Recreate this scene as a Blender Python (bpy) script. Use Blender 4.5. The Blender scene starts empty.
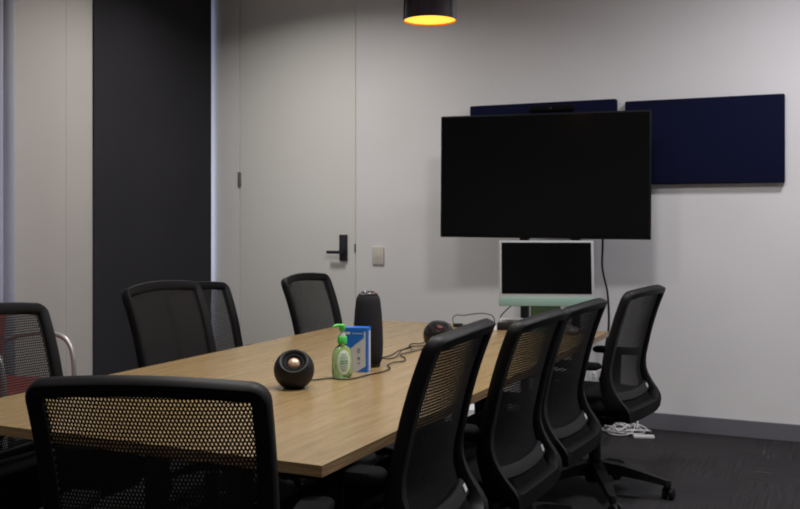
import bpy, bmesh, math, random
from mathutils import Vector, Matrix, Euler
random.seed(7)
PI = math.pi
R = math.radians
sc = bpy.context.scene
col = sc.collection

# ------------------------------------------------------------------ materials
def lin(c):
    return tuple(((x/255)/12.92 if x/255 <= .04045 else ((x/255+.055)/1.055)**2.4) for x in c)

def mat(name, color, rough=.5, metal=0.0, spec=.5, emit=None, es=0.0, trans=0.0, ior=1.45, coat=0.0):
    m = bpy.data.materials.new(name); m.use_nodes = True
    b = m.node_tree.nodes['Principled BSDF']
    b.inputs['Base Color'].default_value = (*color, 1)
    b.inputs['Roughness'].default_value = rough
    b.inputs['Metallic'].default_value = metal
    b.inputs['Specular IOR Level'].default_value = spec
    b.inputs['Transmission Weight'].default_value = trans
    b.inputs['IOR'].default_value = ior
    b.inputs['Coat Weight'].default_value = coat
    if emit:
        b.inputs['Emission Color'].default_value = (*emit, 1)
        b.inputs['Emission Strength'].default_value = es
    return m

def nodes(m):
    return m.node_tree.nodes, m.node_tree.links, m.node_tree.nodes['Principled BSDF']

def bump_noise(m, scale, strength, dist=.002, detail=4):
    n, l, b = nodes(m)
    tc = n.new('ShaderNodeTexCoord'); nz = n.new('ShaderNodeTexNoise'); bp = n.new('ShaderNodeBump')
    nz.inputs['Scale'].default_value = scale; nz.inputs['Detail'].default_value = detail
    bp.inputs['Strength'].default_value = strength; bp.inputs['Distance'].default_value = dist
    l.new(tc.outputs['Object'], nz.inputs['Vector']); l.new(nz.outputs['Fac'], bp.inputs['Height'])
    l.new(bp.outputs['Normal'], b.inputs['Normal'])
    return m

def vary(m, scale, c1, c2, stretch=(1, 1, 1), detail=5, lo=.35, hi=.65):
    n, l, b = nodes(m)
    tc = n.new('ShaderNodeTexCoord'); mp = n.new('ShaderNodeMapping'); nz = n.new('ShaderNodeTexNoise'); cr = n.new('ShaderNodeValToRGB')
    mp.inputs['Scale'].default_value = stretch
    nz.inputs['Scale'].default_value = scale; nz.inputs['Detail'].default_value = detail
    cr.color_ramp.elements[0].position = lo; cr.color_ramp.elements[1].position = hi
    cr.color_ramp.elements[0].color = (*c1, 1); cr.color_ramp.elements[1].color = (*c2, 1)
    l.new(tc.outputs['Object'], mp.inputs['Vector']); l.new(mp.outputs['Vector'], nz.inputs['Vector'])
    l.new(nz.outputs['Fac'], cr.inputs['Fac']); l.new(cr.outputs['Color'], b.inputs['Base Color'])
    return m

M = {}
M['wall'] = bump_noise(vary(mat('wall_paint', (.74, .73, .735), .75), 1.3, (.72, .71, .715), (.76, .75, .755)), 60, .08)
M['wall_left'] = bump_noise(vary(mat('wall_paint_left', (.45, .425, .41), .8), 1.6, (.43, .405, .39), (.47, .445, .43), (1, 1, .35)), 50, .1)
M['door'] = bump_noise(mat('door_paint', (.73, .72, .69), .5), 90, .05)
M['ceiling'] = mat('ceiling_paint', (.75, .75, .75), .9)
M['skirting'] = mat('skirting_grey', (.14, .137, .155), .45)
M['gap'] = mat('shadow_gap', (.05, .05, .045), .8)
M['blind'] = vary(bump_noise(mat('blind_fabric', (.026, .026, .03), .85, spec=.2), 400, .15, .0005), 2.0, (.024, .0235, .028), (.028, .0272, .0325))
M['panel'] = bump_noise(mat('navy_felt', (.0062, .0075, .0285), .95, spec=.1), 500, .3, .001)
M['chair'] = mat('chair_plastic', (.0058, .0056, .0066), .52, spec=.24)
M['seat'] = bump_noise(mat('seat_fabric', (.006, .006, .0068), .95, spec=.15), 600, .3, .0008)
M['castor'] = mat('castor_plastic', (.006, .006, .007), .4)
M['gas'] = mat('gas_lift_steel', (.05, .05, .05), .3, .8)
M['tag'] = mat('tag_white', (.70, .72, .78), .4)
M['tvbody'] = mat('tv_plastic', (.0035, .0035, .004), .6, spec=.2)
M['bar_black'] = mat('camera_bar_black', (.0025, .0025, .003), .8, spec=.1)
M['screen'] = mat('screen_glass', (.0022, .0021, .0025), .16, spec=.35)
M['stand'] = mat('stand_black', (.009, .009, .010), .4)
M['alu'] = mat('pale_bezel', (.36, .37, .385), .4)
M['green'] = mat('mint_chin', (.205, .32, .28), .45)
M['mint2'] = mat('mint_stand', (.13, .27, .20), .4, .3)
M['plate'] = mat('switch_plastic', (.60, .57, .50), .35)
M['handle'] = mat('handle_dark_metal', (.055, .052, .060), .35, .7)
M['hinge'] = mat('hinge_metal', (.22, .21, .19), .4, .8)
M['chrome'] = mat('chrome_tube', (.60, .59, .58), .42, .75)
M['red'] = bump_noise(mat('red_vinyl', (.30, .028, .022), .55), 300, .15, .0006)
M['shade'] = mat('shade_gloss_black', (.006, .0045, .006), .08, spec=.6, coat=.5)
M['shade_in'] = mat('shade_copper_inside', (.75, .22, .05), .3, .6)
M['glow'] = mat('lamp_diffuser', (.9, .6, .1), .5, emit=(1.0, .50, .05), es=1.75)
M['speaker'] = mat('speaker_black', (.0065, .0065, .0075), .5, spec=.4)
M['speaker_in'] = mat('speaker_cone_black', (.003, .003, .0035), .6, spec=.2)
M['gloss'] = mat('speaker_rim_gloss', (.012, .011, .011), .22)
M['cone_red_reflection'] = mat('cone_red_reflection', (.07, .014, .016), .3, .3)  # red reflection in the copper cap, painted in as its base colour
M['copper'] = mat('copper_cone', (.90, .62, .45), .34, .45)
M['fabric_dark'] = bump_noise(mat('speaker_cloth', (.018, .018, .020), .9, spec=.2), 700, .5, .0008)
M['lens'] = mat('lens_glass', (.02, .02, .022), .08, spec=.8)
M['redled'] = mat('red_light', (.35, .04, .03), .3, emit=(1, .08, .03), es=.35)
M['gel'] = mat('green_gel', (.62, .97, .45), .05, trans=.80, ior=1.36)
M['pump'] = mat('green_pump', (.075, .56, .085), .35)
M['clear'] = mat('clear_neck', (.82, .84, .83), .15, trans=.4)
M['label'] = mat('label_white', (.66, .74, .68), .5)
M['label_ink'] = mat('label_ink', (.10, .36, .17), .5)
M['box_blue'] = mat('box_blue', (.010, .15, .62), .4)
M['box_white'] = mat('box_white', (.60, .62, .68), .45)
M['box_ink'] = mat('box_ink', (.10, .13, .26), .5)
M['box_pale'] = mat('box_pale_print', (.55, .63, .72), .5)
M['cable'] = mat('cable_black', (.009, .009, .010), .5)
M['cable_w'] = mat('cable_white', (.62, .61, .62), .5)
M['paper'] = mat('paper_white', (.82, .82, .86), .7)
M['grey'] = mat('grey_plastic', (.22, .21, .20), .4)
M['frame_dark'] = mat('table_frame_black', (.008, .008, .009), .45)
M['trim_white'] = mat('window_trim', (.68, .68, .70), .5)

# oak laminate: long grain along the table
def make_oak():
    m = mat('oak_laminate', (.4, .3, .2), .27, spec=.45)
    n, l, b = nodes(m)
    tc = n.new('ShaderNodeTexCoord')
    def noise(scale, st, detail=6, rough=.6, dist=0):
        mp = n.new('ShaderNodeMapping'); mp.inputs['Scale'].default_value = st
        nz = n.new('ShaderNodeTexNoise'); nz.inputs['Scale'].default_value = scale
        nz.inputs['Detail'].default_value = detail; nz.inputs['Roughness'].default_value = rough
        nz.inputs['Distortion'].default_value = dist
        l.new(tc.outputs['Object'], mp.inputs['Vector']); l.new(mp.outputs['Vector'], nz.inputs['Vector'])
        return nz.outputs['Fac']
    a = noise(9, (6, .35, 6), 5, .6, .3)
    f = noise(60, (5, .22, 5), 3, .7)
    mx = n.new('ShaderNodeMath'); mx.operation = 'MULTIPLY_ADD'; mx.inputs[1].default_value = .55
    l.new(a, mx.inputs[0])
    hf = n.new('ShaderNodeMath'); hf.operation = 'MULTIPLY'; hf.inputs[1].default_value = .45
    l.new(f, hf.inputs[0]); l.new(hf.outputs[0], mx.inputs[2])
    cr = n.new('ShaderNodeValToRGB')
    e = cr.color_ramp.elements
    e[0].position = .36; e[0].color = (.225, .148, .064, 1)
    e[1].position = .62; e[1].color = (.342, .240, .115, 1)
    l.new(mx.outputs[0], cr.inputs['Fac']); l.new(cr.outputs['Color'], b.inputs['Base Color'])
    return m
M['oak'] = make_oak()

def make_oak_edge():
    m = mat('oak_edge_band', (.3, .2, .1), .45)
    n, l, b = nodes(m)
    tc = n.new('ShaderNodeTexCoord'); mp = n.new('ShaderNodeMapping'); mp.inputs['Scale'].default_value = (1.2, 1.2, 45)
    nz = n.new('ShaderNodeTexNoise'); nz.inputs['Scale'].default_value = 6; nz.inputs['Detail'].default_value = 4
    cr = n.new('ShaderNodeValToRGB'); e = cr.color_ramp.elements
    e[0].position = .38; e[0].color = (.22, .135, .066, 1); e[1].position = .62; e[1].color = (.44, .29, .15, 1)
    l.new(tc.outputs['Object'], mp.inputs['Vector']); l.new(mp.outputs['Vector'], nz.inputs['Vector'])
    l.new(nz.outputs['Fac'], cr.inputs['Fac']); l.new(cr.outputs['Color'], b.inputs['Base Color'])
    return m
M['oak_edge'] = make_oak_edge()

# carpet tiles: half-metre squares, pile direction turned on every other tile, thin pale streaks
def make_carpet():
    m = mat('carpet_tiles', (.04, .04, .04), .95, spec=.1)
    n, l, b = nodes(m)
    tc = n.new('ShaderNodeTexCoord')
    chk = n.new('ShaderNodeTexChecker'); chk.inputs['Scale'].default_value = 2.0
    l.new(tc.outputs['Object'], chk.inputs['Vector'])
    def streak(st):
        mp = n.new('ShaderNodeMapping'); mp.inputs['Scale'].default_value = st
        nz = n.new('ShaderNodeTexNoise'); nz.inputs['Scale'].default_value = 3; nz.inputs['Detail'].default_value = 3
        l.new(tc.outputs['Object'], mp.inputs['Vector']); l.new(mp.outputs['Vector'], nz.inputs['Vector'])
        return nz.outputs['Fac']
    s1 = streak((30, 1.1, 1)); s2 = streak((1.1, 30, 1))
    mix = n.new('ShaderNodeMix'); mix.data_type = 'FLOAT'
    l.new(chk.outputs['Fac'], mix.inputs[0]); l.new(s1, mix.inputs[2]); l.new(s2, mix.inputs[3])
    cr = n.new('ShaderNodeValToRGB'); e = cr.color_ramp.elements
    e[0].position = .30; e[0].color = (.024, .023, .0245, 1)
    e[1].position = .70; e[1].color = (.041, .0395, .0415, 1)
    k = cr.color_ramp.elements.new(.755); k.color = (.135, .128, .115, 1)
    l.new(mix.outputs[0], cr.inputs['Fac']); l.new(cr.outputs['Color'], b.inputs['Base Color'])
    nz = n.new('ShaderNodeTexNoise'); nz.inputs['Scale'].default_value = 350
    bp = n.new('ShaderNodeBump'); bp.inputs['Strength'].default_value = .5; bp.inputs['Distance'].default_value = .004
    l.new(tc.outputs['Object'], nz.inputs['Vector']); l.new(nz.outputs['Fac'], bp.inputs['Height']); l.new(bp.outputs['Normal'], b.inputs['Normal'])
    return m
M['carpet'] = make_carpet()

# knitted chair mesh: staggered diamond holes laid out in the back's own UV metres
def make_mesh_fabric():
    m = mat('knitted_mesh', (.0175, .0162, .0165), .8, spec=.2)
    n, l, b = nodes(m)
    uv = n.new('ShaderNodeUVMap'); uv.uv_map = 'UVMap'
    sp = n.new('ShaderNodeSeparateXYZ'); l.new(uv.outputs['UV'], sp.inputs[0])
    def mth(op, a, c=None, d=None):
        k = n.new('ShaderNodeMath'); k.operation = op
        for i, v in enumerate((a, c, d)):
            if v is None: continue
            if isinstance(v, (int, float)): k.inputs[i].default_value = v
            else: l.new(v, k.inputs[i])
        return k.outputs[0]
    y = mth('DIVIDE', sp.outputs['Y'], .0088)
    row = mth('FLOOR', y)
    fy = mth('SUBTRACT', mth('FRACT', y), .5)
    x = mth('DIVIDE', sp.outputs['X'], .0079)
    odd = mth('MULTIPLY', mth('MODULO', mth('ADD', row, 400), 2.0), .5)
    fx = mth('SUBTRACT', mth('FRACT', mth('ADD', mth('ADD', x, odd), 300)), .5)
    s = mth('ADD', mth('DIVIDE', mth('ABSOLUTE', fx), .295), mth('DIVIDE', mth('ABSOLUTE', fy), .47))
    hole = mth('LESS_THAN', s, 1.0)
    tr = n.new('ShaderNodeBsdfTransparent'); mixs = n.new('ShaderNodeMixShader')
    out = n['Material Output']
    l.new(hole, mixs.inputs[0]); l.new(b.outputs[0], mixs.inputs[1]); l.new(tr.outputs[0], mixs.inputs[2])
    l.new(mixs.outputs[0], out.inputs['Surface'])
    return m
M['mesh'] = make_mesh_fabric()

def make_sheer():
    m = mat('sheer_curtain', (.55, .55, .60), .8, spec=.1)
    n, l, b = nodes(m)
    t = n.new('ShaderNodeBsdfTranslucent'); t.inputs['Color'].default_value = (.55, .56, .64, 1)
    mx = n.new('ShaderNodeMixShader'); mx.inputs[0].default_value = .4
    l.new(b.outputs[0], mx.inputs[1]); l.new(t.outputs[0], mx.inputs[2]); l.new(mx.outputs[0], n['Material Output'].inputs['Surface'])
    return m
M['sheer'] = make_sheer()

# ------------------------------------------------------------------ mesh helpers
def link(name, bm, m, parent=None, smooth=False, mods=None):
    me = bpy.data.meshes.new(name)
    bmesh.ops.recalc_face_normals(bm, faces=bm.faces[:])
    bm.to_mesh(me); bm.free()
    for k in (m if isinstance(m, (list, tuple)) else [m]):
        me.materials.append(k)
    if smooth:
        try: me.shade_smooth()
        except Exception:
            for p in me.polygons: p.use_smooth = True
        if smooth != 'all':
            try: me.set_sharp_from_angle(angle=R(smooth if isinstance(smooth, (int, float)) and smooth > 1 else 40))
            except Exception: pass
    o = bpy.data.objects.new(name, me); col.objects.link(o)
    if parent is not None: o.parent = parent
    return o

def tag(o, label, cat, group=None):
    o['label'] = label; o['category'] = cat
    if group: o['group'] = group
    return o

def thing(name, label, cat, loc=(0, 0, 0), rz=0, group=None):
    o = bpy.data.objects.new(name, None); col.objects.link(o)
    o.location = loc; o.rotation_euler = (0, 0, rz); o.empty_display_size = .1
    return tag(o, label, cat, group)

def struct(name, bm, m, parent=None, smooth=False):
    o = link(name, bm, m, parent, smooth)
    if parent is None: o['kind'] = 'structure'
    return o

def box(bm, x0, x1, y0, y1, z0, z1, bev=0, seg=2, mi=0, rot=None, piv=None):
    r = bmesh.ops.create_cube(bm, size=1)
    vs = r['verts']
    for v in vs:
        v.co = Vector(((x0+x1)/2+v.co.x*(x1-x0), (y0+y1)/2+v.co.y*(y1-y0), (z0+z1)/2+v.co.z*(z1-z0)))
    fs = list({f for v in vs for f in v.link_faces})
    if bev > 0:
        es = list({e for v in vs for e in v.link_edges})
        rr = bmesh.ops.bevel(bm, geom=es, offset=bev, segments=seg, affect='EDGES', profile=.5)
        vs = list({v for f in rr['faces'] for v in f.verts} | {v for v in vs if v.is_valid})
        fs = list({f for v in vs for f in v.link_faces})
    for f in fs: f.material_index = mi
    if rot is not None:
        bmesh.ops.rotate(bm, verts=vs, cent=piv or Vector(), matrix=rot)
    return vs

def lathe(bm, prof, seg=32, mi=0, cap=True, center=(0, 0)):
    rings = []
    for r, z in prof:
        if r < 1e-6: rings.append([bm.verts.new((center[0], center[1], z))])
        else: rings.append([bm.verts.new((center[0]+r*math.cos(2*PI*k/seg), center[1]+r*math.sin(2*PI*k/seg), z)) for k in range(seg)])
    for a, b in zip(rings, rings[1:]):
        for k in range(seg):
            k2 = (k+1) % seg
            if len(a) == 1 and len(b) == 1: continue
            if len(a) == 1: f = bm.faces.new((a[0], b[k], b[k2]))
            elif len(b) == 1: f = bm.faces.new((a[k], a[k2], b[0]))
            else: f = bm.faces.new((a[k], a[k2], b[k2], b[k]))
            f.material_index = mi
    if cap:
        for rg in (rings[0], rings[-1]):
            if len(rg) > 2:
                f = bm.faces.new(rg); f.material_index = mi
    return [v for rg in rings for v in rg]

def smooth_path(pts, sub=6):
    P = [Vector(p) for p in pts]
    out = []
    for i in range(len(P)-1):
        p0 = P[max(i-1, 0)]; p1 = P[i]; p2 = P[i+1]; p3 = P[min(i+2, len(P)-1)]
        for k in range(sub):
            t = k/sub
            out.append(.5*((2*p1)+(-p0+p2)*t+(2*p0-5*p1+4*p2-p3)*t*t+(-p0+3*p1-3*p2+p3)*t**3))
    out.append(P[-1])
    return out

def tube(bm, pts, r, seg=10, mi=0, sub=6, smooth=True):
    P = smooth_path(pts, sub) if smooth else [Vector(p) for p in pts]
    rings = []; up = None
    for i, p in enumerate(P):
        t = (P[min(i+1, len(P)-1)]-P[max(i-1, 0)])
        if t.length < 1e-9: t = Vector((0, 0, 1))
        t.normalize()
        if up is None:
            up = Vector((0, 0, 1)) if abs(t.z) < .9 else Vector((1, 0, 0))
        a = (up - t*up.dot(t))
        if a.length < 1e-6: a = t.orthogonal()
        a.normalize(); b = t.cross(a); up = a
        rr = r(i/(len(P)-1)) if callable(r) else r
        rings.append([bm.verts.new(p+a*rr*math.cos(2*PI*k/seg)+b*rr*math.sin(2*PI*k/seg)) for k in range(seg)])
    for A, B in zip(rings, rings[1:]):
        for k in range(seg):
            f = bm.faces.new((A[k], A[(k+1) % seg], B[(k+1) % seg], B[k])); f.material_index = mi
    for rg in (rings[0], rings[-1]):
        f = bm.faces.new(rg); f.material_index = mi

def beam(bm, a, b, wa, ha, wb, hb, mi=0, bev=0):
    """tapered bar from a to b with width/height at each end"""
    a = Vector(a); b = Vector(b); t = (b-a).normalized()
    side = t.cross(Vector((0, 0, 1)))
    if side.length < 1e-4: side = Vector((1, 0, 0))
    side.normalize(); up = side.cross(t)
    q = []
    for p, w, h in ((a, wa, ha), (b, wb, hb)):
        q.append([bm.verts.new(p+side*sx*w/2+up*sz*h/2) for sx, sz in ((-1, -1), (1, -1), (1, 1), (-1, 1))])
    fs = [bm.faces.new(q[0]), bm.faces.new(q[1])]
    for k in range(4):
        fs.append(bm.faces.new((q[0][k], q[0][(k+1) % 4], q[1][(k+1) % 4], q[1][k])))
    for f in fs: f.material_index = mi
    if bev:
        es = list({e for f in fs for e in f.edges})
        bmesh.ops.bevel(bm, geom=es, offset=bev, segments=2, affect='EDGES')

def copy_tree(o, parent=None):
    c = o.copy(); col.objects.link(c)
    if parent is not None: c.parent = parent
    for ch in list(o.children): copy_tree(ch, c)
    return c

# ------------------------------------------------------------------ camera
TH = R(25.05)
cam = bpy.data.cameras.new('camera'); co = bpy.data.objects.new('camera', cam); col.objects.link(co)
co.location = (0, 0, 1.29); co.rotation_euler = (PI/2, 0, TH)
cam.sensor_width = 36; cam.lens = 966/800*36; cam.shift_y = -(254.5-217.3)/800
cam.clip_start = .05
sc.camera = co

# ------------------------------------------------------------------ room
YB, XL, XR, YF, ZC = 5.995, -4.366, 1.7, -1.7, 3.06
bm = bmesh.new(); box(bm, XL-.25, XR+.15, YF-.15, YB+.15, -.12, 0); struct('floor', bm, M['carpet'])
bm = bmesh.new(); box(bm, XL-.25, XR+.15, YF-.15, YB+.15, ZC, ZC+.12); struct('ceiling', bm, M['ceiling'])
# back wall, open where the door sits
DX0, DX1, DH = -4.118, -3.142, 2.98
bm = bmesh.new()
box(bm, XL-.25, DX0, YB, YB+.15, 0, ZC); box(bm, DX1, XR+.15, YB, YB+.15, 0, ZC); box(bm, DX0, DX1, YB, YB+.15, DH, ZC)
struct('wall_back', bm, M['wall'])
bm = bmesh.new(); box(bm, XR, XR+.15, YF, YB, 0, ZC); struct('wall_right', bm, M['wall'])
bm = bmesh.new(); box(bm, XL-.25, XR+.15, YF-.15, YF, 0, ZC); struct('wall_front', bm, M['wall'])
# left wall: blind window right up to the corner, a plastered pier, a curtained window nearer the camera
W1a, W1b, W2a, W2b = 4.77, YB-.004, 2.6, 4.02
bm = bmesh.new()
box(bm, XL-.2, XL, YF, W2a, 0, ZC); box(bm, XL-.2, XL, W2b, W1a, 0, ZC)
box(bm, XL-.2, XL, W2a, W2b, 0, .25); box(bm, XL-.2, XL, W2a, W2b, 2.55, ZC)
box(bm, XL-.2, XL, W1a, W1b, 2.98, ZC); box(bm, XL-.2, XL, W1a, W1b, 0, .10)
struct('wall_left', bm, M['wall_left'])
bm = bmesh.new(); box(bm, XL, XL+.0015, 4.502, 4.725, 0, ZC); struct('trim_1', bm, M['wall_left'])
bm = bmesh.new(); box(bm, DX1+.01, XR, YB-.014, YB, 0, .10, .003); struct('baseboard_back', bm, M['skirting'])
bm = bmesh.new(); box(bm, XL, XL+.012, YF, 4.49, 0, .10, .003); struct('baseboard_left', bm, M['skirting'])

def window(name, y0, y1, z0, z1):
    bm = bmesh.new(); t = .05; x0, x1 = XL-.17, XL-.11
    box(bm, x0, x1, y0, y0+t, z0, z1); box(bm, x0, x1, y1-t, y1, z0, z1)
    box(bm, x0, x1, y0+t, y1-t, z0, z0+t); box(bm, x0, x1, y0+t, y1-t, z1-t, z1)
    box(bm, x0, x1, (y0+y1)/2-.02, (y0+y1)/2+.02, z0+t, z1-t)
    return struct(name, bm, M['trim_white'])
window('window_1', W1a, W1b-.01, .10, 2.98)
window('window_2', W2a, W2b, .25, 2.55)

# door leaf with gaps, lever handle, hinges
bm = bmesh.new(); box(bm, DX0+.005, DX1-.005, YB+.003, YB+.045, .008, DH-.005, .002)
door = struct('door_1', bm, M['door'])
bm = bmesh.new(); box(bm, DX0, DX1, YB+.06, YB+.10, 0, DH); link('gap_shade_sheet', bm, M['gap'], door)  # dark sheet filling the opening; its colour paints the shade in the gaps
hx = -3.238
hd = bpy.data.objects.new('door_handle', None); col.objects.link(hd); hd.parent = door
bm = bmesh.new(); box(bm, hx-.030, hx+.030, YB-.016, YB+.003, .985, 1.168, .004); link('back_plate', bm, M['handle'], hd, 30)
bm = bmesh.new()
tube(bm, [(hx, YB-.012, 1.045), (hx, YB-.055, 1.045)], .012, 14, smooth=False)
box(bm, hx-.108, hx+.012, YB-.066, YB-.046, 1.034, 1.056, .006)
link('lever', bm, M['handle'], hd, 30)
bm = bmesh.new(); box(bm, DX1-.012, DX1-.003, YB-.004, YB+.01, 1.045, 1.105, .001); link('latch_plate', bm, M['hinge'], door)
for z in (.35, 1.571):
    bm = bmesh.new(); tube(bm, [(DX0, YB-.005, z-.055), (DX0, YB-.005, z+.055)], .008, 12, smooth=False)
    box(bm, DX0-.014, DX0+.014, YB-.004, YB+.003, z-.052, z+.052, .001)
    link('hinge', bm, M['hinge'], door, 30)

# roller blind
t = thing('roller_blind', 'tall charcoal roller blind covering the window beside the white door', 'blind', (XL+.012, 5.36, 0))
bm = bmesh.new(); box(bm, -.003, .003, -.632, .606, .06, 3.0, .0012); link('fabric', bm, M['blind'], t)
bm = bmesh.new(); box(bm, -.008, .012, -.632, .606, .035, .062, .004); link('bottom_rail', bm, M['stand'], t)
bm = bmesh.new(); tube(bm, [(.03, -.618, 3.025), (.03, .602, 3.025)], .026, 16, smooth=False); link('roller_tube', bm, M['stand'], t, 40)

# sheer curtain near the left edge
t = thing('sheer_curtain', 'pale bluish sheer curtain hanging at far left beside the plaster pier', 'curtain', (XL+.085, 3.3, 0))
bm = bmesh.new(); N = 180; pr = None
for i in range(N+1):
    y = -1.0 + i*1.715/N
    ph = 2*PI*y/.085
    x = .022*math.sin(ph+.9*math.sin(y*3.1))
    cur = [bm.verts.new((x*(1.0 if z > 1 else 1.15), y+.008*math.sin(ph*2), z)) for z in (.03, .9, 1.8, 2.88)]
    if pr:
        for k in range(3): bm.faces.new((pr[k], cur[k], cur[k+1], pr[k+1]))
    pr = cur
o = link('cloth', bm, M['sheer'], t, 'all')
md = o.modifiers.new('thickness', 'SOLIDIFY'); md.thickness = .0015
bm = bmesh.new(); tube(bm, [(0, -1.05, 2.90), (0, .76, 2.90)], .014, 12, smooth=False); link('curtain_rod', bm, M['alu'], t, 40)

# ------------------------------------------------------------------ wall fittings
def acoustic(name, x0, x1, z0, z1, label):
    bm = bmesh.new(); box(bm, x0, x1, YB-.052, YB+.0004, z0, z1, .008, 3)
    return tag(link(name, bm, M['panel'], None, 30), label, 'acoustic panel', 'navy acoustic panels on the back wall')
acoustic('acoustic_panel', -1.258, -.347, 1.490, 2.000, 'navy felt acoustic panel fully visible on the wall right of the big black television')
acoustic('acoustic_panel', -2.272, -1.312, 1.497, 2.020, 'navy felt acoustic panel mostly hidden behind the big black television')

t = thing('light_switch', 'cream light switch plate on the wall right of the door handle', 'light switch', (-2.966, YB, 1.024))
bm = bmesh.new(); box(bm, -.045, .045, -.012, 0, -.062, .062, .004); link('plate', bm, M['plate'], t, 30)
bm = bmesh.new(); box(bm, -.010, .010, -.0135, -.011, -.012, .012, .0006); link('rocker', bm, M['plate'], t, 30)

t = thing('power_outlet', 'white wall power outlet low behind the farthest right chairs', 'power outlet', (-1.432, YB, .30))
bm = bmesh.new(); box(bm, -.058, .058, -.012, 0, -.037, .037, .004); link('plate', bm, M['paper'], t, 30)
for sx in (-.028, .028):
    bm = bmesh.new(); box(bm, sx-.007, sx+.007, -.018, -.011, .008, .026, .002); link('rocker', bm, M['paper'], t, 30)
    bm = bmesh.new()
    for dx in (-.006, .006): box(bm, sx+dx-.0015, sx+dx+.0015, -.0135, -.0118, -.020, -.009)
    link('socket_slot', bm, M['stand'], t)

# ------------------------------------------------------------------ television, stand, camera bar
TVY = 5.545
tv = thing('television', 'large black flat television switched off on a stand before the back wall', 'television', (-1.664, TVY, 1.536), R(4.5))
TW, TH2 = 1.262, .742
bm = bmesh.new(); box(bm, -TW/2, TW/2, 0, .03, -TH2/2, TH2/2, .006); box(bm, -.42, .42, .03, .062, -.30, .12, .012)
link('housing', bm, M['tvbody'], tv, 30)
bm = bmesh.new(); box(bm, -TW/2+.009, TW/2-.009, -.0015, .001, -TH2/2+.014, TH2/2-.009); link('screen', bm, M['screen'], tv)
tv.rotation_euler = (0, R(.35), R(4.5))

st = thing('television_stand', 'black two-post stand on castors carrying the big television', 'television stand', (-1.640, TVY+.10, 0), R(4.5))
for sx in (-.155, .155):
    bm = bmesh.new(); box(bm, sx-.024, sx+.024, -.025, .025, .09, 1.60, .004); link('post', bm, M['stand'], st, 30)
    bm = bmesh.new(); box(bm, sx-.026, sx+.026, -.034, -.024, 1.12, 1.76, .003); link('mounting_rail', bm, M['stand'], st, 30)
bm = bmesh.new(); box(bm, -.30, .30, -.027, .027, .075, .115, .006); link('base_beam', bm, M['stand'], st, 30)
for sx in (-.27, .27):
    bm = bmesh.new(); box(bm, sx-.03, sx+.03, -.27, .27, .072, .112, .006); link('foot', bm, M['stand'], st, 30)
    for sy in (-.24, .24):
        bm = bmesh.new(); tube(bm, [(sx-.012, sy, .036), (sx+.012, sy, .036)], .036, 18, smooth=False)
        box(bm, sx-.02, sx+.02, sy-.02, sy+.02, .058, .073)
        link('castor', bm, M['castor'], st, 30)
bm = bmesh.new(); box(bm, -.19, .19, -.018, .018, 1.30, 1.36, .004); link('cross_bar', bm, M['stand'], st, 30)

vb = thing('video_bar', 'slim black camera bar on top edge of the big television', 'video bar', (-1.61, TVY+.022, 1.912), R(4.5))
bm = bmesh.new(); box(bm, -.135, .135, -.028, .02, 0, .042, .018, 4); link('body', bm, M['bar_black'], vb, 40)
bm = bmesh.new(); tube(bm, [(0, -.0275, .022), (0, -.0305, .022)], .010, 18, smooth=False); link('lens', bm, M['lens'], vb, 40)

bm = bmesh.new()
tube(bm, [(-1.325, 5.66, 1.30), (-1.342, 5.72, 1.12), (-1.362, 5.80, .98), (-1.344, 5.86, .82), (-1.352, 5.92, .62), (-1.385, 5.95, .45), (-1.404, 5.965, .33)], .0065, 8)
box(bm, -1.420, -1.388, 5.945, 5.981, .275, .300, .004)
tag(link('power_cable', bm, M['cable'], None, 40), 'black cable hanging down the wall from the big television', 'cable')

# white cables in a heap on the floor by the skirting
t = thing('cable_coil', 'tangled heap of white cables on the carpet by the skirting', 'cable', (-1.20, 5.80, 0))
for i in range(6):
    bm = bmesh.new(); pts = []
    a0 = random.uniform(0, 6.28); rx = random.uniform(.07, .16); ry = random.uniform(.05, .12); cx = random.uniform(-.06, .06)
    for k in range(11):
        a = a0+k*.68
        pts.append((cx+rx*math.cos(a)*(1-.03*k), ry*math.sin(a), .006+.055*abs(math.sin(a*1.3+i))*(i % 3)/2+.002*i))
    tube(bm, pts, .0045, 7, sub=5)
    link('loop', bm, M['cable_w'], t, 'all')
bm = bmesh.new(); box(bm, .04, .16, -.10, -.055, 0, .016, .004, rot=Matrix.Rotation(R(18), 3, 'Z'), piv=Vector((.1, -.08, 0))); link('power_adapter', bm, M['cable_w'], t, 30)

# ------------------------------------------------------------------ table
TX0, TX1, TY0, TY1, TZ = -2.394, -1.081, 1.898, 4.73, .73
tb = thing('conference_table', 'long light oak conference table with black under-frame in room centre', 'table', ((TX0+TX1)/2, (TY0+TY1)/2, 0))
hw, hl = (TX1-TX0)/2, (TY1-TY0)/2
bm = bmesh.new(); box(bm, -hw, hw, -hl, hl, TZ-.004, TZ); box(bm, -hw, hw, -hl, hl, TZ-.0265, TZ-.004, mi=1)
link('tabletop', bm, [M['oak'], M['oak_edge']], tb)
bm = bmesh.new()
for sx in (-.15, .15): box(bm, sx-.025, sx+.025, -hl+.16, hl-.16, TZ-.077, TZ-.0275, .004)
for sy in (-hl+.42, 0, hl-.42): box(bm, -.24, .24, sy-.025, sy+.025, TZ-.075, TZ-.028, .004)
link('under_frame', bm, M['frame_dark'], tb, 30)
for sx in (-1, 1):
    for sy in (-1, 1):
        bm = bmesh.new(); beam(bm, (sx*.15, sy*(hl-.42), TZ-.06), (sx*.15, sy*(hl-.42), 0), .065, .055, .05, .045, 0, .006)
        link('leg', bm, M['frame_dark'], tb, 30)

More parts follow.
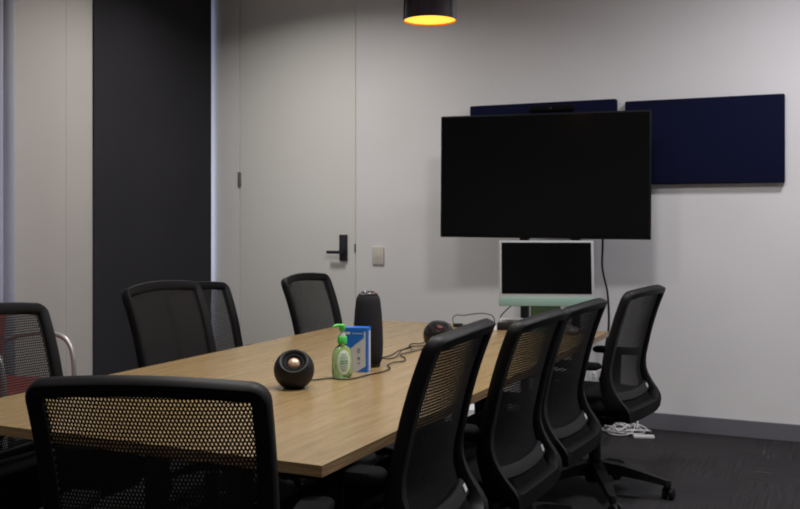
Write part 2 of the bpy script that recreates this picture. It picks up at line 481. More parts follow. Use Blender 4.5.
# ------------------------------------------------------------------ office chair (faces +Y, origin on the floor below the gas lift)
ZT = .965
PROF = [(a, b+.035-(.016*max(0, (a-.62)/.345))) for a, b in [(.365, -.175), (.385, -.222), (.405, -.240), (.43, -.238), (.46, -.226), (.50, -.213), (.55, -.206), (.60, -.208), (.65, -.217), (.75, -.235), (.85, -.261), (.965, -.300), (1.0, -.313)]]
def prof(z):
    P = PROF
    if z <= P[0][0]: return P[0][1]
    for i in range(len(P)-1):
        if z <= P[i+1][0]:
            z0, z1 = P[i][0], P[i+1][0]; t = (z-z0)/(z1-z0)
            m0 = (P[i+1][1]-P[max(i-1, 0)][1])/(P[i+1][0]-P[max(i-1, 0)][0]+1e-9)
            j = min(i+2, len(P)-1)
            m1 = (P[j][1]-P[i][1])/(P[j][0]-P[i][0]+1e-9)
            h = z1-z0
            return ((2*t**3-3*t*t+1)*P[i][1]+(t**3-2*t*t+t)*h*m0+(-2*t**3+3*t*t)*P[i+1][1]+(t**3-t*t)*h*m1)
    return P[-1][1]
def back_point(u, z, off=0.0):
    y = prof(z)+.030*(u/.235)**2*min(1, max(.2, (z-.40)/.15))
    d = (prof(z+.004)-prof(z-.004))/.008
    n = Vector((0, -1, d)).normalized()
    return Vector((u, y, z))+n*off
HW_T, HW_B, Z0B = .247, .243, .392
def outline():
    pts = []
    def arc(cx, cz, r, a0, a1, n):
        for k in range(n+1):
            a = a0+(a1-a0)*k/n
            pts.append((cx+r*math.cos(a), cz+r*math.sin(a)))
    rt, rb = .040, .075
    # start bottom centre, go to +u side, up, over the top, down
    for k in range(5): pts.append((k/5*(HW_B-rb), Z0B))
    arc(HW_B-rb, Z0B+rb, rb, -PI/2, 0, 6)
    for k in range(1, 14):
        t = k/14; pts.append((HW_B+(HW_T-HW_B)*t, (Z0B+rb)+t*(ZT-.012-rt-Z0B-rb)))
    arc(HW_T-rt, ZT-.012-rt, rt, 0, PI/2, 6)
    for k in range(1, 10):
        u = (HW_T-rt)*(1-2*k/10); pts.append((u, ZT-.012*(u/(HW_T-rt))**2))
    n0 = len(pts)
    left = [(-u, z) for u, z in pts[1:5+7+13+7]][::-1]
    return pts+left
OUT = outline()
def offs(P, w):
    n = len(P); res = []
    for i in range(n):
        a = Vector(P[(i-1) % n]); b = Vector(P[(i+1) % n]); t = (b-a).normalized()
        nrm = Vector((-t.y, t.x))   # inward for a counter-clockwise loop
        res.append(Vector(P[i])+nrm*w)
    return res
FW = .035
def build_frame():
    bm = bmesh.new()
    sect = [(0, -.010), (.004, -.015), (FW*.75, -.014), (FW, -.007), (FW, .007), (FW*.75, .015), (.004, .017), (0, .012)]
    rings = []
    loops = {w: offs(OUT, w) for w in {s[0] for s in sect}}
    n = len(OUT)
    for i in range(n):
        ring = []
        for w, b in sect:
            p = loops[w][i]
            deep = 1.1+1.5*max(0, min(1, (.62-p.y)/.2))   # frame is deeper towards its lower bow
            ring.append(bm.verts.new(back_point(p.x, p.y, b*deep)))
        rings.append(ring)
    m = len(sect)
    for i in range(n):
        A, B = rings[i], rings[(i+1) % n]
        for k in range(m):
            bm.faces.new((A[k], A[(k+1) % m], B[(k+1) % m], B[k]))
    return bm
INN = offs(OUT, FW-.004)
def inner_u(z):
    """half width of the opening at height z"""
    best = 0
    n = len(INN)
    for i in range(n):
        a, b = INN[i], INN[(i+1) % n]
        if (a.y-z)*(b.y-z) <= 0 and abs(a.y-b.y) > 1e-9:
            u = a.x+(b.x-a.x)*(z-a.y)/(b.y-a.y)
            best = max(best, u)
    return best
def build_mesh_panel():
    bm = bmesh.new(); uvl = bm.loops.layers.uv.new('UVMap')
    zs = [.487+(ZT-FW+.002-.487)*k/40 for k in range(41)]
    rows = []; s = 0; pv = None
    for z in zs:
        hu = max(inner_u(z), .01); row = []
        c = back_point(0, z)
        if pv is not None: s += (c-pv).length
        pv = c
        for k in range(17):
            u = hu*(2*k/16-1)
            # follow the arched top rail
            zz = min(z, ZT-.012*(u/.18)**2-FW+.003) if abs(u) < .2 else z
            row.append((bm.verts.new(back_point(u, zz, -.002)), u, s-(z-zz)))
        rows.append(row)
    for A, B in zip(rows, rows[1:]):
        for k in range(16):
            q = (A[k], A[k+1], B[k+1], B[k])
            f = bm.faces.new([x[0] for x in q])
            for lp, x in zip(f.loops, q): lp[uvl].uv = (x[1], x[2])
    return bm
def build_crossbar():
    bm = bmesh.new(); sect = [(-.022, -.008), (-.018, -.013), (.014, -.012), (.020, -.006), (.020, .006), (.014, .012), (-.018, .016), (-.022, .010)]
    rings = []
    for k in range(25):
        u = -.196+.392*k/24
        zc = .486-.012*(1-(u/.196)**2)
        rings.append([bm.verts.new(back_point(u, zc+dz, b)) for dz, b in sect])
    for A, B in zip(rings, rings[1:]):
        for j in range(8): bm.faces.new((A[j], A[(j+1) % 8], B[(j+1) % 8], B[j]))
    bm.faces.new(rings[0]); bm.faces.new(rings[-1])
    return bm
def rounded_pad(bm, x0, x1, y0, y1, z0, z1, rc, dome=.0, mi=0):
    """plan with rounded corners, softened rim, optional dome"""
    plan = []
    for cx, cy, a0 in ((x1-rc, y1-rc, 0), (x0+rc, y1-rc, PI/2), (x0+rc, y0+rc, PI), (x1-rc, y0+rc, 1.5*PI)):
        for k in range(7): plan.append((cx+rc*math.cos(a0+k*PI/12), cy+rc*math.sin(a0+k*PI/12)))
    mx, my = (x0+x1)/2, (y0+y1)/2; h = z1-z0
    lv = [(.90, z0), (.97, z0+h*.15), (1, z0+h*.42), (.995, z0+h*.65), (.97, z0+h*.85), (.92, z0+h), (.6, z1+dome*.7), (.25, z1+dome)]
    rings = [[bm.verts.new((mx+(x-mx)*s, my+(y-my)*s, z)) for x, y in plan] for s, z in lv]
    for A, B in zip(rings, rings[1:]):
        for k in range(len(plan)): 
            f = bm.faces.new((A[k], A[(k+1) % len(plan)], B[(k+1) % len(plan)], B[k])); f.material_index = mi
    bm.faces.new(rings[0]); bm.faces.new(rings[-1])

def make_chair():
    root = thing('office_chair', '', 'chair')
    up = []
    fr = link('backrest_frame', build_frame(), M['chair'], root, 50); up.append(fr)
    bmesh_panel = link('backrest_mesh', build_mesh_panel(), M['mesh'], root, 'all'); up.append(bmesh_panel)
    md = bmesh_panel.modifiers.new('thread_thickness', 'SOLIDIFY'); md.thickness = .0007; md.use_rim = False
    cb = link('lumbar_bar', build_crossbar(), M['chair'], root, 50); up.append(cb)
    bm = bmesh.new()
    q = [[bm.verts.new(back_point(u, z, b)) for u, z in ((.163, .472), (.186, .475), (.186, .493), (.163, .490))] for b in (.0145, .0172)]
    bm.faces.new(q[0]); bm.faces.new(q[1])
    for k in range(4): bm.faces.new((q[0][k], q[0][(k+1) % 4], q[1][(k+1) % 4], q[1][k]))
    tg = link('care_tag', bm, M['tag'], cb); tg['label'] = 'small white tag'
    bm = bmesh.new(); g = []
    for a_ in range(9):
        z_ = .402+.078*a_/8; g.append([bm.verts.new(back_point(-.165+.33*b_/10, z_-.010*(1-((b_-5)/5)**2), .004)) for b_ in range(11)])
    for A_, B_ in zip(g, g[1:]):
        for b_ in range(10): bm.faces.new((A_[b_], A_[b_+1], B_[b_+1], B_[b_]))
    sh = link('back_shell', bm, M['seat'], root, 'all'); up.append(sh)
    md = sh.modifiers.new('shell_thickness', 'SOLIDIFY'); md.thickness = .012; md.offset = 0
    bm = bmesh.new(); rounded_pad(bm, -.245, .245, -.178, .275, .405, .470, .09, .008); up.append(link('seat', bm, M['seat'], root, 'all'))
    bm = bmesh.new(); rounded_pad(bm, -.225, .225, -.18, .25, .385, .408, .08, 0)
    box(bm, -.10, .10, -.12, .15, .335, .388, .012)
    box(bm, -.055, .055, -.20, -.10, .345, .385, .012)
    up.append(link('tilt_mechanism', bm, M['chair'], root, 40))
    bm = bmesh.new(); tube(bm, [(.08, .05, .36), (.20, .05, .355), (.275, .06, .352)], .006, 8); rounded_pad(bm, .255, .30, .035, .085, .344, .358, .015)
    up.append(link('height_lever', bm, M['castor'], root, 40))
    for s in (-1, 1):
        a = bpy.data.objects.new('armrest', None); col.objects.link(a); a.parent = root; up.append(a)
        bm = bmesh.new()
        beam(bm, (s*.19, .015, .397), (s*.285, .015, .400), .07, .018, .055, .018, 0, .004)
        beam(bm, (s*.277, .015, .394), (s*.277, -.005, .616), .03, .06, .024, .045, 0, .005)
        link('post', bm, M['chair'], a, 40)
        bm = bmesh.new(); rounded_pad(bm, s*.275-.04, s*.275+.04, -.135, .115, .611, .638, .03, .003); link('arm_pad', bm, M['seat'], a, 40)
    bm = bmesh.new(); lathe(bm, [(.0, .065), (.045, .068), (.048, .15), (.040, .165), (.029, .172), (.027, .265), (.0, .265)], 24); link('base_hub', bm, M['chair'], root, 40)
    bm = bmesh.new(); lathe(bm, [(0, .25), (.014, .25), (.014, .352), (0, .352)], 16); gl = link('gas_lift', bm, M['gas'], root, 40)
    for k in range(5):
        a = R(90+72*k+12); c, s = math.cos(a), math.sin(a)
        bm = bmesh.new()
        P = [(.030, .128, .052, .066), (.11, .126, .048, .048), (.22, .104, .042, .036), (.325, .078, .032, .024)]
        for p, q in zip(P, P[1:]):
            beam(bm, (c*p[0], s*p[0], p[1]), (c*q[0], s*q[0], q[1]), p[2], p[3], q[2], q[3])
        lathe(bm, [(0, .058), (.017, .058), (.019, .085), (.014, .092), (0, .093)], 14, center=(c*.325, s*.325))
        lg = link('leg', bm, M['chair'], root, 40)
        bm = bmesh.new()
        ca = a+R(50+37*k); ux, uy = math.cos(ca), math.sin(ca)       # axle direction
        cx, cy = c*.325+uy*.018, s*.325-ux*.018
        for sg in (-1, 1):
            p = [(cx+ux*sg*w, cy+uy*sg*w, .0275) for w in (.006, .009, .022, .026)]
            r_ = [.022, .0272, .0272, .020]
            tube(bm, p, lambda t, r_=r_: r_[min(3, int(round(t*3)))], 20, smooth=False)
        tube(bm, [(cx-ux*.01, cy-uy*.01, .0275), (cx+ux*.01, cy+uy*.01, .0275)], .010, 10, smooth=False)
        beam(bm, (c*.325, s*.325, .062), (cx, cy, .040), .028, .014, .020, .02)
        link('castor', bm, M['castor'], lg, 40)
    return root, up, gl

proto, up_parts, gas = make_chair()
UPN = {o.name.split('.')[0] for o in up_parts}
first = [True]
def place_chair(bx, by, yaw, dz, turn, label):
    """bx, by: centre of the top of the backrest; the chair faces yaw (0 = +Y, counter-clockwise)"""
    if first[0]: o = proto; first[0] = False
    else: o = copy_tree(proto)
    f = Vector((-math.sin(yaw), math.cos(yaw)))
    o.location = (bx+f.x*.265, by+f.y*.265, 0); o.rotation_euler = (0, 0, yaw)
    o['label'] = label; o['group'] = 'mesh-back office chairs around the conference table'
    for c in o.children:
        nm = c.name.split('.')[0]
        if nm in UPN: c.location.z = dz
        elif nm == 'gas_lift': c.location.z = dz
        elif nm == 'leg': c.rotation_euler.z = R(turn)
    return o
# the copies come first so that the prototype still sits at zero height
chairs = [
    (-2.60, 2.305, R(-90), .035, 0, 'black mesh office chair cut off by the left edge, in front of the red chair'),
    (-2.60, 3.193, R(-88), .058, 20, 'black mesh office chair standing nearest in front of the dark blind, hiding part of another'),
    (-2.92, 3.85, R(-90), .005, -10, 'black mesh office chair half hidden behind its neighbour, against the edge of the dark blind'),
    (-2.60, 4.35, R(-87), .03, 0, 'black mesh office chair in front of the white door'),
    (-.885, 2.335, R(93.5), .052, 20, 'black mesh office chair nearest camera on the right side of the table'),
    (-.872, 2.975, R(88.5), .026, -12, 'second black mesh office chair along the right side of the table counted from the camera'),
    (-.89, 3.610, R(87), .012, 30, 'third right-side black mesh office chair, in front of the pale green computer'),
    (-.820, 4.42, R(82), .015, -31, 'farthest right-side black mesh office chair, nearest the white cable heap'),
]
for a in chairs:
    first[0] = False
    place_chair(*a)
first[0] = True
place_chair(-1.239, 1.473, R(18.7), .018, 14, 'black mesh office chair in the foreground with its wide back to the camera')

# ------------------------------------------------------------------ red armchair by the left wall
rc = thing('visitor_armchair', 'red chair with chrome tube arms by the pale pier at the left wall', 'armchair', (-3.78, 3.47, 0), R(-92+8))
# local: faces +Y
for s in (-1, 1):
    bm = bmesh.new()
    tube(bm, [(s*.25, .24, .012), (s*.25, .235, .40), (s*.25, .225, .58), (s*.25, .185, .665), (s*.25, .09, .695), (s*.25, -.05, .685), (s*.25, -.18, .655), (s*.25, -.25, .60), (s*.25, -.27, .45), (s*.25, -.29, .012)], .0125, 12, sub=8)
    ar = link('arm_frame', bm, M['chrome'], rc, 'all')
    for y in (.24, -.29):
        bm = bmesh.new(); lathe(bm, [(0, 0), (.016, 0), (.016, .02), (0, .02)], 14, center=(s*.25, y)); link('foot_cap', bm, M['castor'], ar, 40)
bm = bmesh.new(); rounded_pad(bm, -.225, .225, -.20, .23, .415, .475, .05, .01); link('seat', bm, M['red'], rc, 'all')
bm = bmesh.new(); rounded_pad(bm, -.21, .21, -.19, .19, .0, .05, .05, .006)
bmesh.ops.rotate(bm, verts=bm.verts[:], cent=Vector(), matrix=Matrix.Rotation(R(82), 3, 'X'))
bmesh.ops.translate(bm, verts=bm.verts[:], vec=Vector((0, -.165, .635)))
link('backrest', bm, M['red'], rc, 'all')
bm = bmesh.new()
for y in (-.15, .17): tube(bm, [(-.25, y, .405), (.25, y, .405)], .011, 10, smooth=False)
for x in (-.15, .15): tube(bm, [(x, -.15, .405), (x, -.235, .47), (x, -.255, .62), (x, -.265, .75)], .010, 10)
link('under_frame', bm, M['chrome'], rc, 40)

# ------------------------------------------------------------------ pendant lamp
pl = thing('pendant_lamp', 'glossy black cylinder pendant lamp glowing yellow above the table', 'pendant lamp', (-1.621, 3.768, 2.123))
RS = .1135
bm = bmesh.new()
lathe(bm, [(RS, 0), (RS+.0005, .002), (RS-.004, .22), (RS-.010, .245), (.028, .262), (.020, .30), (.008, .31), (0, .31)], 64, cap=False)
link('shade', bm, M['shade'], pl, 40)
bm = bmesh.new(); lathe(bm, [(RS, 0), (RS-.003, .0005), (RS-.004, .012), (RS-.007, .215)], 64, cap=False); link('shade_lining', bm, M['shade_in'], pl, 40)
bm = bmesh.new(); lathe(bm, [(0, .004), (RS*.6, .0035), (RS-.0045, .007), (RS-.0045, .010), (0, .010)], 64, cap=False); link('diffuser', bm, M['glow'], pl, 40)
bm = bmesh.new(); tube(bm, [(0, 0, .305), (0, 0, ZC-2.123-.02)], .004, 8, smooth=False); link('cord', bm, M['cable'], pl, 40)
bm = bmesh.new(); lathe(bm, [(0, ZC-2.123-.025), (.045, ZC-2.123-.025), (.055, ZC-2.123-.002), (0, ZC-2.123-.002)], 32, cap=False); link('ceiling_rose', bm, M['stand'], pl, 40)

# ------------------------------------------------------------------ things on the table
def ball_speaker(loc, rz, label, red=False, tilt=45, rad=.0665):
    t = thing('desk_speaker', label, 'speaker', loc, rz, 'round desk speakers on the table')
    r = rad; zc = r*.90
    # sphere cut flat at the base; a dished face tilted upwards
    ax = Matrix.Rotation(R(90-tilt), 3, 'X')       # local +Z of the face -> towards -Y and up
    cut = math.acos(.72)
    pr = []
    for k in range(0, 29):
        a = cut+(PI-cut)*k/28
        pr.append((r*math.sin(a), r*math.cos(a)))
    bm = bmesh.new(); vs = lathe(bm, pr, 48, cap=False)
    for v in vs: v.co = ax @ v.co + Vector((0, 0, zc))
    for v in vs:
        if v.co.z < .0035: v.co.z = .0035
    link('body', bm, M['gloss'] if red else M['speaker'], t, 'all')
    rr, hz = r*math.sin(cut), r*math.cos(cut)
    bm = bmesh.new()
    vs = lathe(bm, [(rr, hz), (rr*.93, hz+.001), (rr*.80, hz-.006), (rr*.74, hz-.010)], 48, cap=False)
    for v in vs: v.co = ax @ v.co + Vector((0, 0, zc))
    link('front_rim', bm, M['speaker'], t, 'all')
    bm = bmesh.new()
    vs = lathe(bm, [(rr*.74, hz-.010), (rr*.70, hz-.007), (rr*.62, hz-.008), (rr*.44, hz-.016)], 48, cap=False)
    for v in vs: v.co = ax @ v.co + Vector((0, 0, zc))
    link('cone_surround', bm, M['speaker_in'], t, 'all')
    bm = bmesh.new()
    vs = lathe(bm, [(rr*.43, hz-.018), (rr*.40, hz-.010), (rr*.28, hz-.003), (rr*.13, hz+.001), (0, hz+.002)], 40, cap=False)
    for v in vs: v.co = ax @ v.co + Vector((0, 0, zc))
    link('cone_cap', bm, M['cone_red_reflection'] if red else M['copper'], t, 'all')
    bm = bmesh.new(); lathe(bm, [(0, 0), (r*.50, 0), (r*.53, .004), (0, .004)], 32, cap=False); link('foot_pad', bm, M['castor'], t, 40)
    return t
ball_speaker((-1.658, 2.726, TZ), R(29), 'black ball speaker with copper cone in front of the green sanitiser bottle')
ball_speaker((-1.586, 3.781, TZ), R(40), 'glossy black ball speaker near the cable tangle, behind the nearest right-side chair', red=True, tilt=68, rad=.066)

# hand sanitiser
hs = thing('sanitiser_bottle', 'clear green gel pump bottle beside the blue and white box', 'bottle', (-1.612, 2.972, TZ), R(46))
def oval(bm, prof_, seg=40, sy=.62):
    vs = lathe(bm, prof_, seg, cap=True)
    for v in vs: v.co.y *= sy
    return vs
bm = bmesh.new()
oval(bm, [(.030, .0), (.0345, .003), (.0365, .015), (.0375, .04), (.0370, .065), (.0335, .088), (.026, .104), (.017, .112), (.0125, .116), (.0125, .122)])
link('bottle_body', bm, M['gel'], hs, 'all')
bm = bmesh.new()
P = []
for k in range(24):
    a = 2*PI*k/24; P.append((.024*math.cos(a), .056+.043*math.sin(a)))
def on_body(x, z, off):
    pr_ = [(0, .033), (.015, .0365), (.04, .0375), (.065, .0370), (.088, .0335), (.104, .026)]
    for (z0, r0), (z1, r1) in zip(pr_, pr_[1:]):
        if z <= z1: rr = r0+(r1-r0)*(z-z0)/(z1-z0); break
    return Vector((x, -.62*math.sqrt(max(rr*rr-x*x, 1e-6))-off, z))
rings = [[bm.verts.new(on_body(x*s, .056+(z-.056)*s, .0008)) for x, z in P] for s in (1, .66, .33)]
for A, B in zip(rings, rings[1:]):
    for k in range(24): bm.faces.new((A[k], A[(k+1) % 24], B[(k+1) % 24], B[k]))
bm.faces.new(rings[-1])
lb = link('label', bm, M['label'], hs, 'all')
bm = bmesh.new()
for z, w, h in ((.084, .010, .004), (.076, .014, .003), (.0695, .015, .003), (.060, .015, .006), (.052, .016, .005), (.044, .015, .003), (.037, .013, .003), (.029, .009, .005)):
    n = 3 if h < .005 else 2
    for j in range(n):
        x0 = -w+2*w*j/n+.0008; x1 = -w+2*w*(j+1)/n-.0012
        bm.faces.new([bm.verts.new(on_body(x, zz, .0013)) for x, zz in ((x0, z-h/2), (x1, z-h/2), (x1, z+h/2), (x0, z+h/2))])
link('printing', bm, M['label_ink'], lb)
bm = bmesh.new(); lathe(bm, [(0, .120), (.0165, .120), (.0172, .124), (.0165, .142), (.0145, .145), (0, .145)], 28, cap=False); link('cap', bm, M['pump'], hs, 40)
bm = bmesh.new(); lathe(bm, [(0, .145), (.0125, .145), (.011, .153), (.006, .155), (.0055, .166), (0, .166)], 24, cap=False); link('collar', bm, M['clear'], hs, 40)
bm = bmesh.new(); lathe(bm, [(0, .164), (.009, .164), (.0115, .170), (.0105, .184), (.006, .187), (0, .187)], 24, cap=False)
tube(bm, [(0, 0, .182), (-.015, -.002, .1835), (-.028, -.004, .182), (-.034, -.005, .177)], lambda t: .0055-.0015*t, 10)
link('pump_head', bm, M['pump'], hs, 40)

# blue and white box
bx = thing('tissue_box', 'upright blue and white carton with diagonal design beside the gel bottle', 'box', (-1.631, 3.122, TZ), R(13))
BW, BD, BH = .088, .050, .160
bm = bmesh.new(); box(bm, -BW/2, BW/2, -BD/2, BD/2, 0, BH, .0015, 1); link('carton', bm, M['box_white'], bx, 30)
def face_print(name, polys, m):
    bm = bmesh.new()
    for poly in polys:
        a = [bm.verts.new((x, -BD/2-.0004, z)) for x, z in poly]; b = [bm.verts.new((x, -BD/2+.0004, z)) for x, z in poly]
        bm.faces.new(a); bm.faces.new(b[::-1])
        for k in range(len(a)): bm.faces.new((a[k], a[(k+1) % len(a)], b[(k+1) % len(a)], b[k]))
    return link(name, bm, m, bx)
h = BW/2-.001
bm = bmesh.new()
fr_ = -BD/2
box(bm, -BW/2-.0006, BW/2+.0006, -BD/2-.0005, BD/2+.0006, BH-.012, BH+.0006)
box(bm, BW/2-.0004, BW/2+.0006, -BD/2, -BD/2+.022, .0, BH-.012); 
link('blue_lid', bm, M['box_blue'], bx)
face_print('blue_field', [[(-h, .066), (h-.012, .125), (h-.012, BH-.010), (-h, BH-.010)]], M['box_blue'])
face_print('blue_corner', [[(h-.040, .001), (h-.005, .001), (h-.005, .022)]], M['box_blue'])
face_print('blue_stripe', [[(h-.005, .001), (h, .001), (h, BH-.010), (h-.005, BH-.010)]], M['box_blue'])
def lines(x0, x1, z0, z1, rows, cols):
    out = []
    for i in range(rows):
        for j in range(cols):
            a = x0+(x1-x0)*j/cols; b_ = x0+(x1-x0)*(j+.75)/cols; c = z0+(z1-z0)*i/rows; d = z0+(z1-z0)*(i+.6)/rows
            out.append([(a, c-0, ), (b_, c), (b_, d), (a, d)])
    return out
bm = bmesh.new()
def mark(bm, polys):
    for poly in polys:
        bm.faces.new([bm.verts.new((x, -BD/2-.0008, z)) for x, z in poly])
mark(bm, lines(-.012, .028, .138, .143, 1, 6)); mark(bm, [[(-.046, .136), (-.020, .136), (-.020, .145), (-.046, .145)]])
link('title_print', bm, M['box_pale'], bx)
bm = bmesh.new()
mark(bm, lines(.006, .018, .070, .088, 4, 2)); mark(bm, lines(.008, .018, .030, .036, 1, 2))
mark(bm, [[(-.022+.007*math.cos(2*PI*k/14), .020+.007*math.sin(2*PI*k/14)) for k in range(14)]])
mark(bm, [[(.012+.005*math.cos(2*PI*k/12), .050+.005*math.sin(2*PI*k/12)) for k in range(12)]])
link('small_print', bm, M['box_ink'], bx)

# tall conference camera
cc = thing('conference_camera', 'tall black cloth-covered conference camera tower standing behind the blue box', 'conference camera', (-1.646, 3.239, TZ), R(20))
bm = bmesh.new()
lathe(bm, [(0, .012), (.046, .012), (.0515, .022), (.0555, .05), (.0565, .09), (.0545, .15), (.0505, .21), (.0465, .245), (.042, .262), (.036, .268), (0, .268)], 44, cap=False)
link('cloth_body', bm, M['fabric_dark'], cc, 'all')
bm = bmesh.new(); lathe(bm, [(0, 0), (.043, 0), (.047, .006), (.047, .014), (0, .014)], 40, cap=False); link('base_ring', bm, M['speaker'], cc, 40)
bm = bmesh.new(); lathe(bm, [(.037, .266), (.037, .271), (.030, .276), (.0, .278)], 40, cap=False); link('top_ring', bm, M['speaker'], cc, 40)
bm = bmesh.new(); lathe(bm, [(.028, .273), (.026, .279), (.017, .2835), (0, .285)], 28, cap=False); link('lens_dome', bm, M['lens'], cc, 'all')
bm = bmesh.new(); lathe(bm, [(0, .274), (.0035, .274), (.0035, .2785), (0, .279)], 12, cap=False, center=(.024, -.014)); link('indicator_light', bm, M['redled'], cc, 40)

# cables on the table
def cable(name, pts, r, m, label, sub=6):
    bm = bmesh.new(); tube(bm, pts, r, 8, sub=sub)
    return tag(link(name, bm, m, None, 'all'), label, 'cable')
z = TZ+.0035
ZT_ = z
cable('speaker_cable', [(x, y, z+h_) for x, y, h_ in [(-1.662, 2.822, .006), (-1.660, 2.87, .001), (-1.650, 2.90, 0), (-1.630, 2.925, 0), (-1.592, 2.920, 0), (-1.560, 2.944, 0), (-1.550, 3.0, 0), (-1.545, 3.055, 0), (-1.532, 3.11, 0), (-1.532, 3.17, 0), (-1.549, 3.227, 0), (-1.582, 3.272, 0), (-1.590, 3.34, .001), (-1.570, 3.396, 0), (-1.600, 3.47, 0), (-1.650, 3.535, .002), (-1.645, 3.63, .001), (-1.625, 3.70, .004)]], .0024, M['cable'], 'thin black speaker cable winding from the copper-cone speaker past the gel bottle')
cable('data_cable', [(x, y, z+h_) for x, y, h_ in [(-1.668, 3.355, .010), (-1.682, 3.431, .002), (-1.684, 3.523, 0), (-1.694, 3.614, .006), (-1.668, 3.618, .012), (-1.690, 3.735, .006), (-1.740, 3.815, 0), (-1.752, 3.883, 0), (-1.72, 3.905, .0), (-1.75, 4.05, 0), (-1.77, 4.25, 0), (-1.76, 4.42, 0), (-1.79, 4.55, .002)]], .0024, M['cable'], 'black cable running from the tall camera tower towards the far table end')
cable('tangled_cable', [(x, y, z+h_) for x, y, h_ in [(-1.645, 3.352, .012), (-1.648, 3.42, .001), (-1.640, 3.476, .002), (-1.660, 3.57, .0145), (-1.668, 3.69, .0165), (-1.690, 3.76, .006), (-1.675, 3.86, .0), (-1.700, 3.97, 0), (-1.66, 4.02, 0)]], .0024, M['cable'], 'knotted black cable lying in the tangle left of the rear ball speaker')
cable('looped_cable', [(-1.845, 4.60, TZ+.016), (-1.858, 4.615, TZ+.040), (-1.845, 4.63, TZ+.056), (-1.80, 4.63, TZ+.057), (-1.755, 4.615, TZ+.066), (-1.70, 4.60, TZ+.074), (-1.65, 4.575, TZ+.074), (-1.615, 4.55, TZ+.066), (-1.60, 4.53, TZ+.040), (-1.600, 4.515, TZ+.014)], .0024, M['cable'], 'dark cable arching above the far table end beside the rear ball speaker')
t = thing('cable_connector', 'small black connector on the far table end left of the arching cable', 'connector', (-1.825, 4.595, TZ), R(8))
bm = bmesh.new(); box(bm, -.020, .028, -.012, .012, 0, .018, .004); link('shell', bm, M['cable'], t, 30)
bm = bmesh.new(); box(bm, .028, .040, -.007, .007, .004, .013, .001); link('plug_tip', bm, M['hinge'], t)
t = thing('usb_adapter', 'small white adapter at the right end of the arching cable', 'adapter', (-1.597, 4.500, TZ), R(40))
bm = bmesh.new(); box(bm, -.016, .016, -.010, .010, 0, .026, .004); link('shell', bm, M['paper'], t, 30)
t = thing('docking_hub', 'small black hub box lying in front of the pale green computer', 'hub', (-1.553, 4.590, TZ), R(20))
bm = bmesh.new(); box(bm, -.052, .052, -.032, .032, 0, .034, .005); link('shell', bm, M['speaker'], t, 30)
bm = bmesh.new()
for k in range(3): box(bm, -.036+.026*k, -.020+.026*k, -.0335, -.0315, .012, .020)
link('port', bm, M['gloss'], t)
bm = bmesh.new(); box(bm, -.062, .062, -.033, .033, 0, .046, .002, rot=Matrix.Rotation(R(26), 3, 'Z'), piv=Vector())
for v in bm.verts: v.co += Vector((-1.556, 4.674, TZ))
tag(link('paper_stack', bm, M['paper'], None), 'small stack of white papers behind the black hub box', 'papers')
t = thing('computer_mouse', 'grey computer mouse on the table corner below the green computer', 'mouse', (-1.215, 4.56, TZ), R(10))
bm = bmesh.new(); lathe(bm, [(.030, 0), (.033, .008), (.031, .020), (.024, .029), (.012, .034), (0, .035)], 32)
for v in bm.verts: v.co.y *= 1.6
link('shell', bm, M['grey'], t, 'all')
bm = bmesh.new(); tube(bm, [(0, .018, .031), (0, .030, .029)], .003, 8, smooth=False); link('wheel', bm, M['cable'], t, 40)

# all-in-one computer
pc = thing('desktop_computer', 'all-in-one computer with dark screen, white bezel and pale green chin', 'computer', (-1.362, 4.625, TZ), R(21))
W, BZ, TZP = .468, .122, .448
tl = Matrix.Rotation(R(-8), 3, 'X')
def tilt(bm):
    pv = Vector((0, 0, BZ))
    for v in bm.verts: v.co = tl @ (v.co-pv) + pv
    return bm
bm = bmesh.new(); box(bm, -W/2, W/2, 0, .013, BZ, TZP, .005, 3); link('bezel', tilt(bm), M['alu'], pc, 30)
bm = bmesh.new(); box(bm, -W/2-.0006, W/2+.0006, -.0012, .0136, BZ-.0006, BZ+.046, .004, 2); link('chin', tilt(bm), M['green'], pc, 30)
bm = bmesh.new(); box(bm, -W/2+.013, W/2-.013, -.0016, .001, BZ+.060, TZP-.011); link('screen', tilt(bm), M['screen'], pc)
bm = bmesh.new()
box(bm, -.075, .075, .082, .090, .004, .285, .002)
box(bm, -.075, .075, -.040, .090, 0, .006, .002)
box(bm, -.022, .022, .045, .086, .245, .285, .004)
link('stand', bm, M['mint2'], pc, 30)

cable('computer_cable', [(-1.640, 4.715, TZ+.004), (-1.635, 4.722, TZ+.05), (-1.585, 4.716, TZ+.10), (-1.53, 4.71, TZ+.135), (-1.48, 4.71, TZ+.15), (-1.44, 4.70, TZ+.17)], .003, M['cable'], 'thin dark cable dropping behind the left end of the green computer chin')

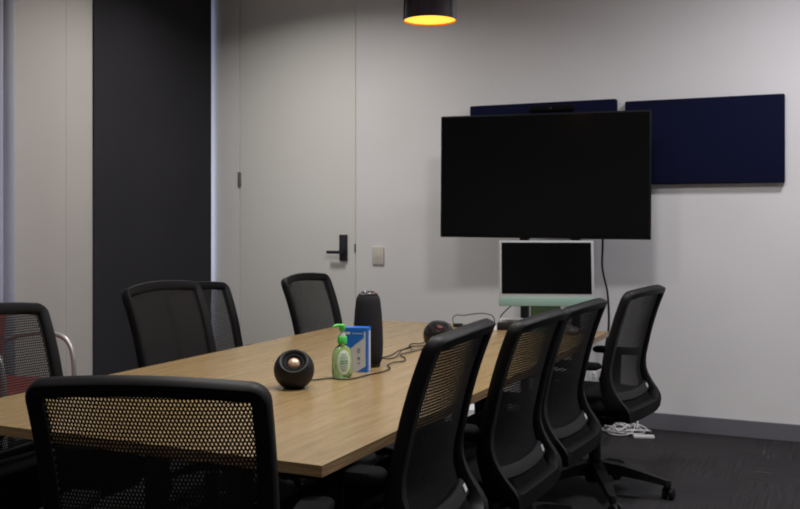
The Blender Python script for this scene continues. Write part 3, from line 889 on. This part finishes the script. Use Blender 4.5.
# white carton on the floor under the far part of the table
bm = bmesh.new(); box(bm, -.13, .13, -.09, .09, 0, .17, .004, rot=Matrix.Rotation(R(20), 3, 'Z'), piv=Vector())
for v in bm.verts: v.co += Vector((-2.06, 5.35, 0))
tag(link('floor_carton', bm, M['paper'], None), 'white carton on the floor beyond the table, glimpsed below its right edge', 'box')

# ------------------------------------------------------------------ light
def area(name, loc, sx, sy, power, color=(1, 1, 1), rot=(0, 0, 0), spread=PI):
    l = bpy.data.lights.new(name, 'AREA'); l.shape = 'RECTANGLE'; l.size = sx; l.size_y = sy
    l.energy = power; l.color = color; l.spread = spread
    o = bpy.data.objects.new(name, l); col.objects.link(o); o.location = loc; o.rotation_euler = rot
    return o
for x, y, p, c, sp_ in ((-3.25, 4.72, 25, (1, .965, .91), 152), (.15, 4.70, 34, (.965, .95, 1.0), 168), (-.75, 3.05, 40, (1, .965, .945), 168), (-1.8, 2.75, 20, (1, .955, .91), 160), (-.6, 1.0, 8, (1, .96, .92), 150), (-3.0, .8, 4, (1, .96, .92), 150)):
    area('ceiling_light', (x, y, ZC-.012), .34, .34, p, c, spread=R(sp_))
area('window_daylight', (XL-.19, 5.38, 1.4), 1.1, 2.6, 8, (.66, .76, 1.0), (0, -PI/2, 0))
area('window_daylight', (XL-.19, 3.3, 1.4), 1.3, 2.2, 16, (.80, .84, 1.0), (0, -PI/2, 0))
w = bpy.data.worlds.new('world'); sc.world = w; w.use_nodes = True
w.node_tree.nodes['Background'].inputs[0].default_value = (.55, .68, 1, 1)
w.node_tree.nodes['Background'].inputs[1].default_value = 1.0

sc.view_settings.view_transform = 'Standard'; sc.view_settings.look = 'None'
sc.view_settings.gamma = 1; sc.view_settings.exposure = 0
sc.view_settings.use_curve_mapping = False
sc.cycles.use_denoising = True; sc.cycles.filter_width = 2.0
sc.cycles.max_bounces = 10; sc.cycles.transparent_max_bounces = 24; sc.cycles.transmission_bounces = 10
sc.cycles.caustics_refractive = False; sc.cycles.caustics_reflective = False
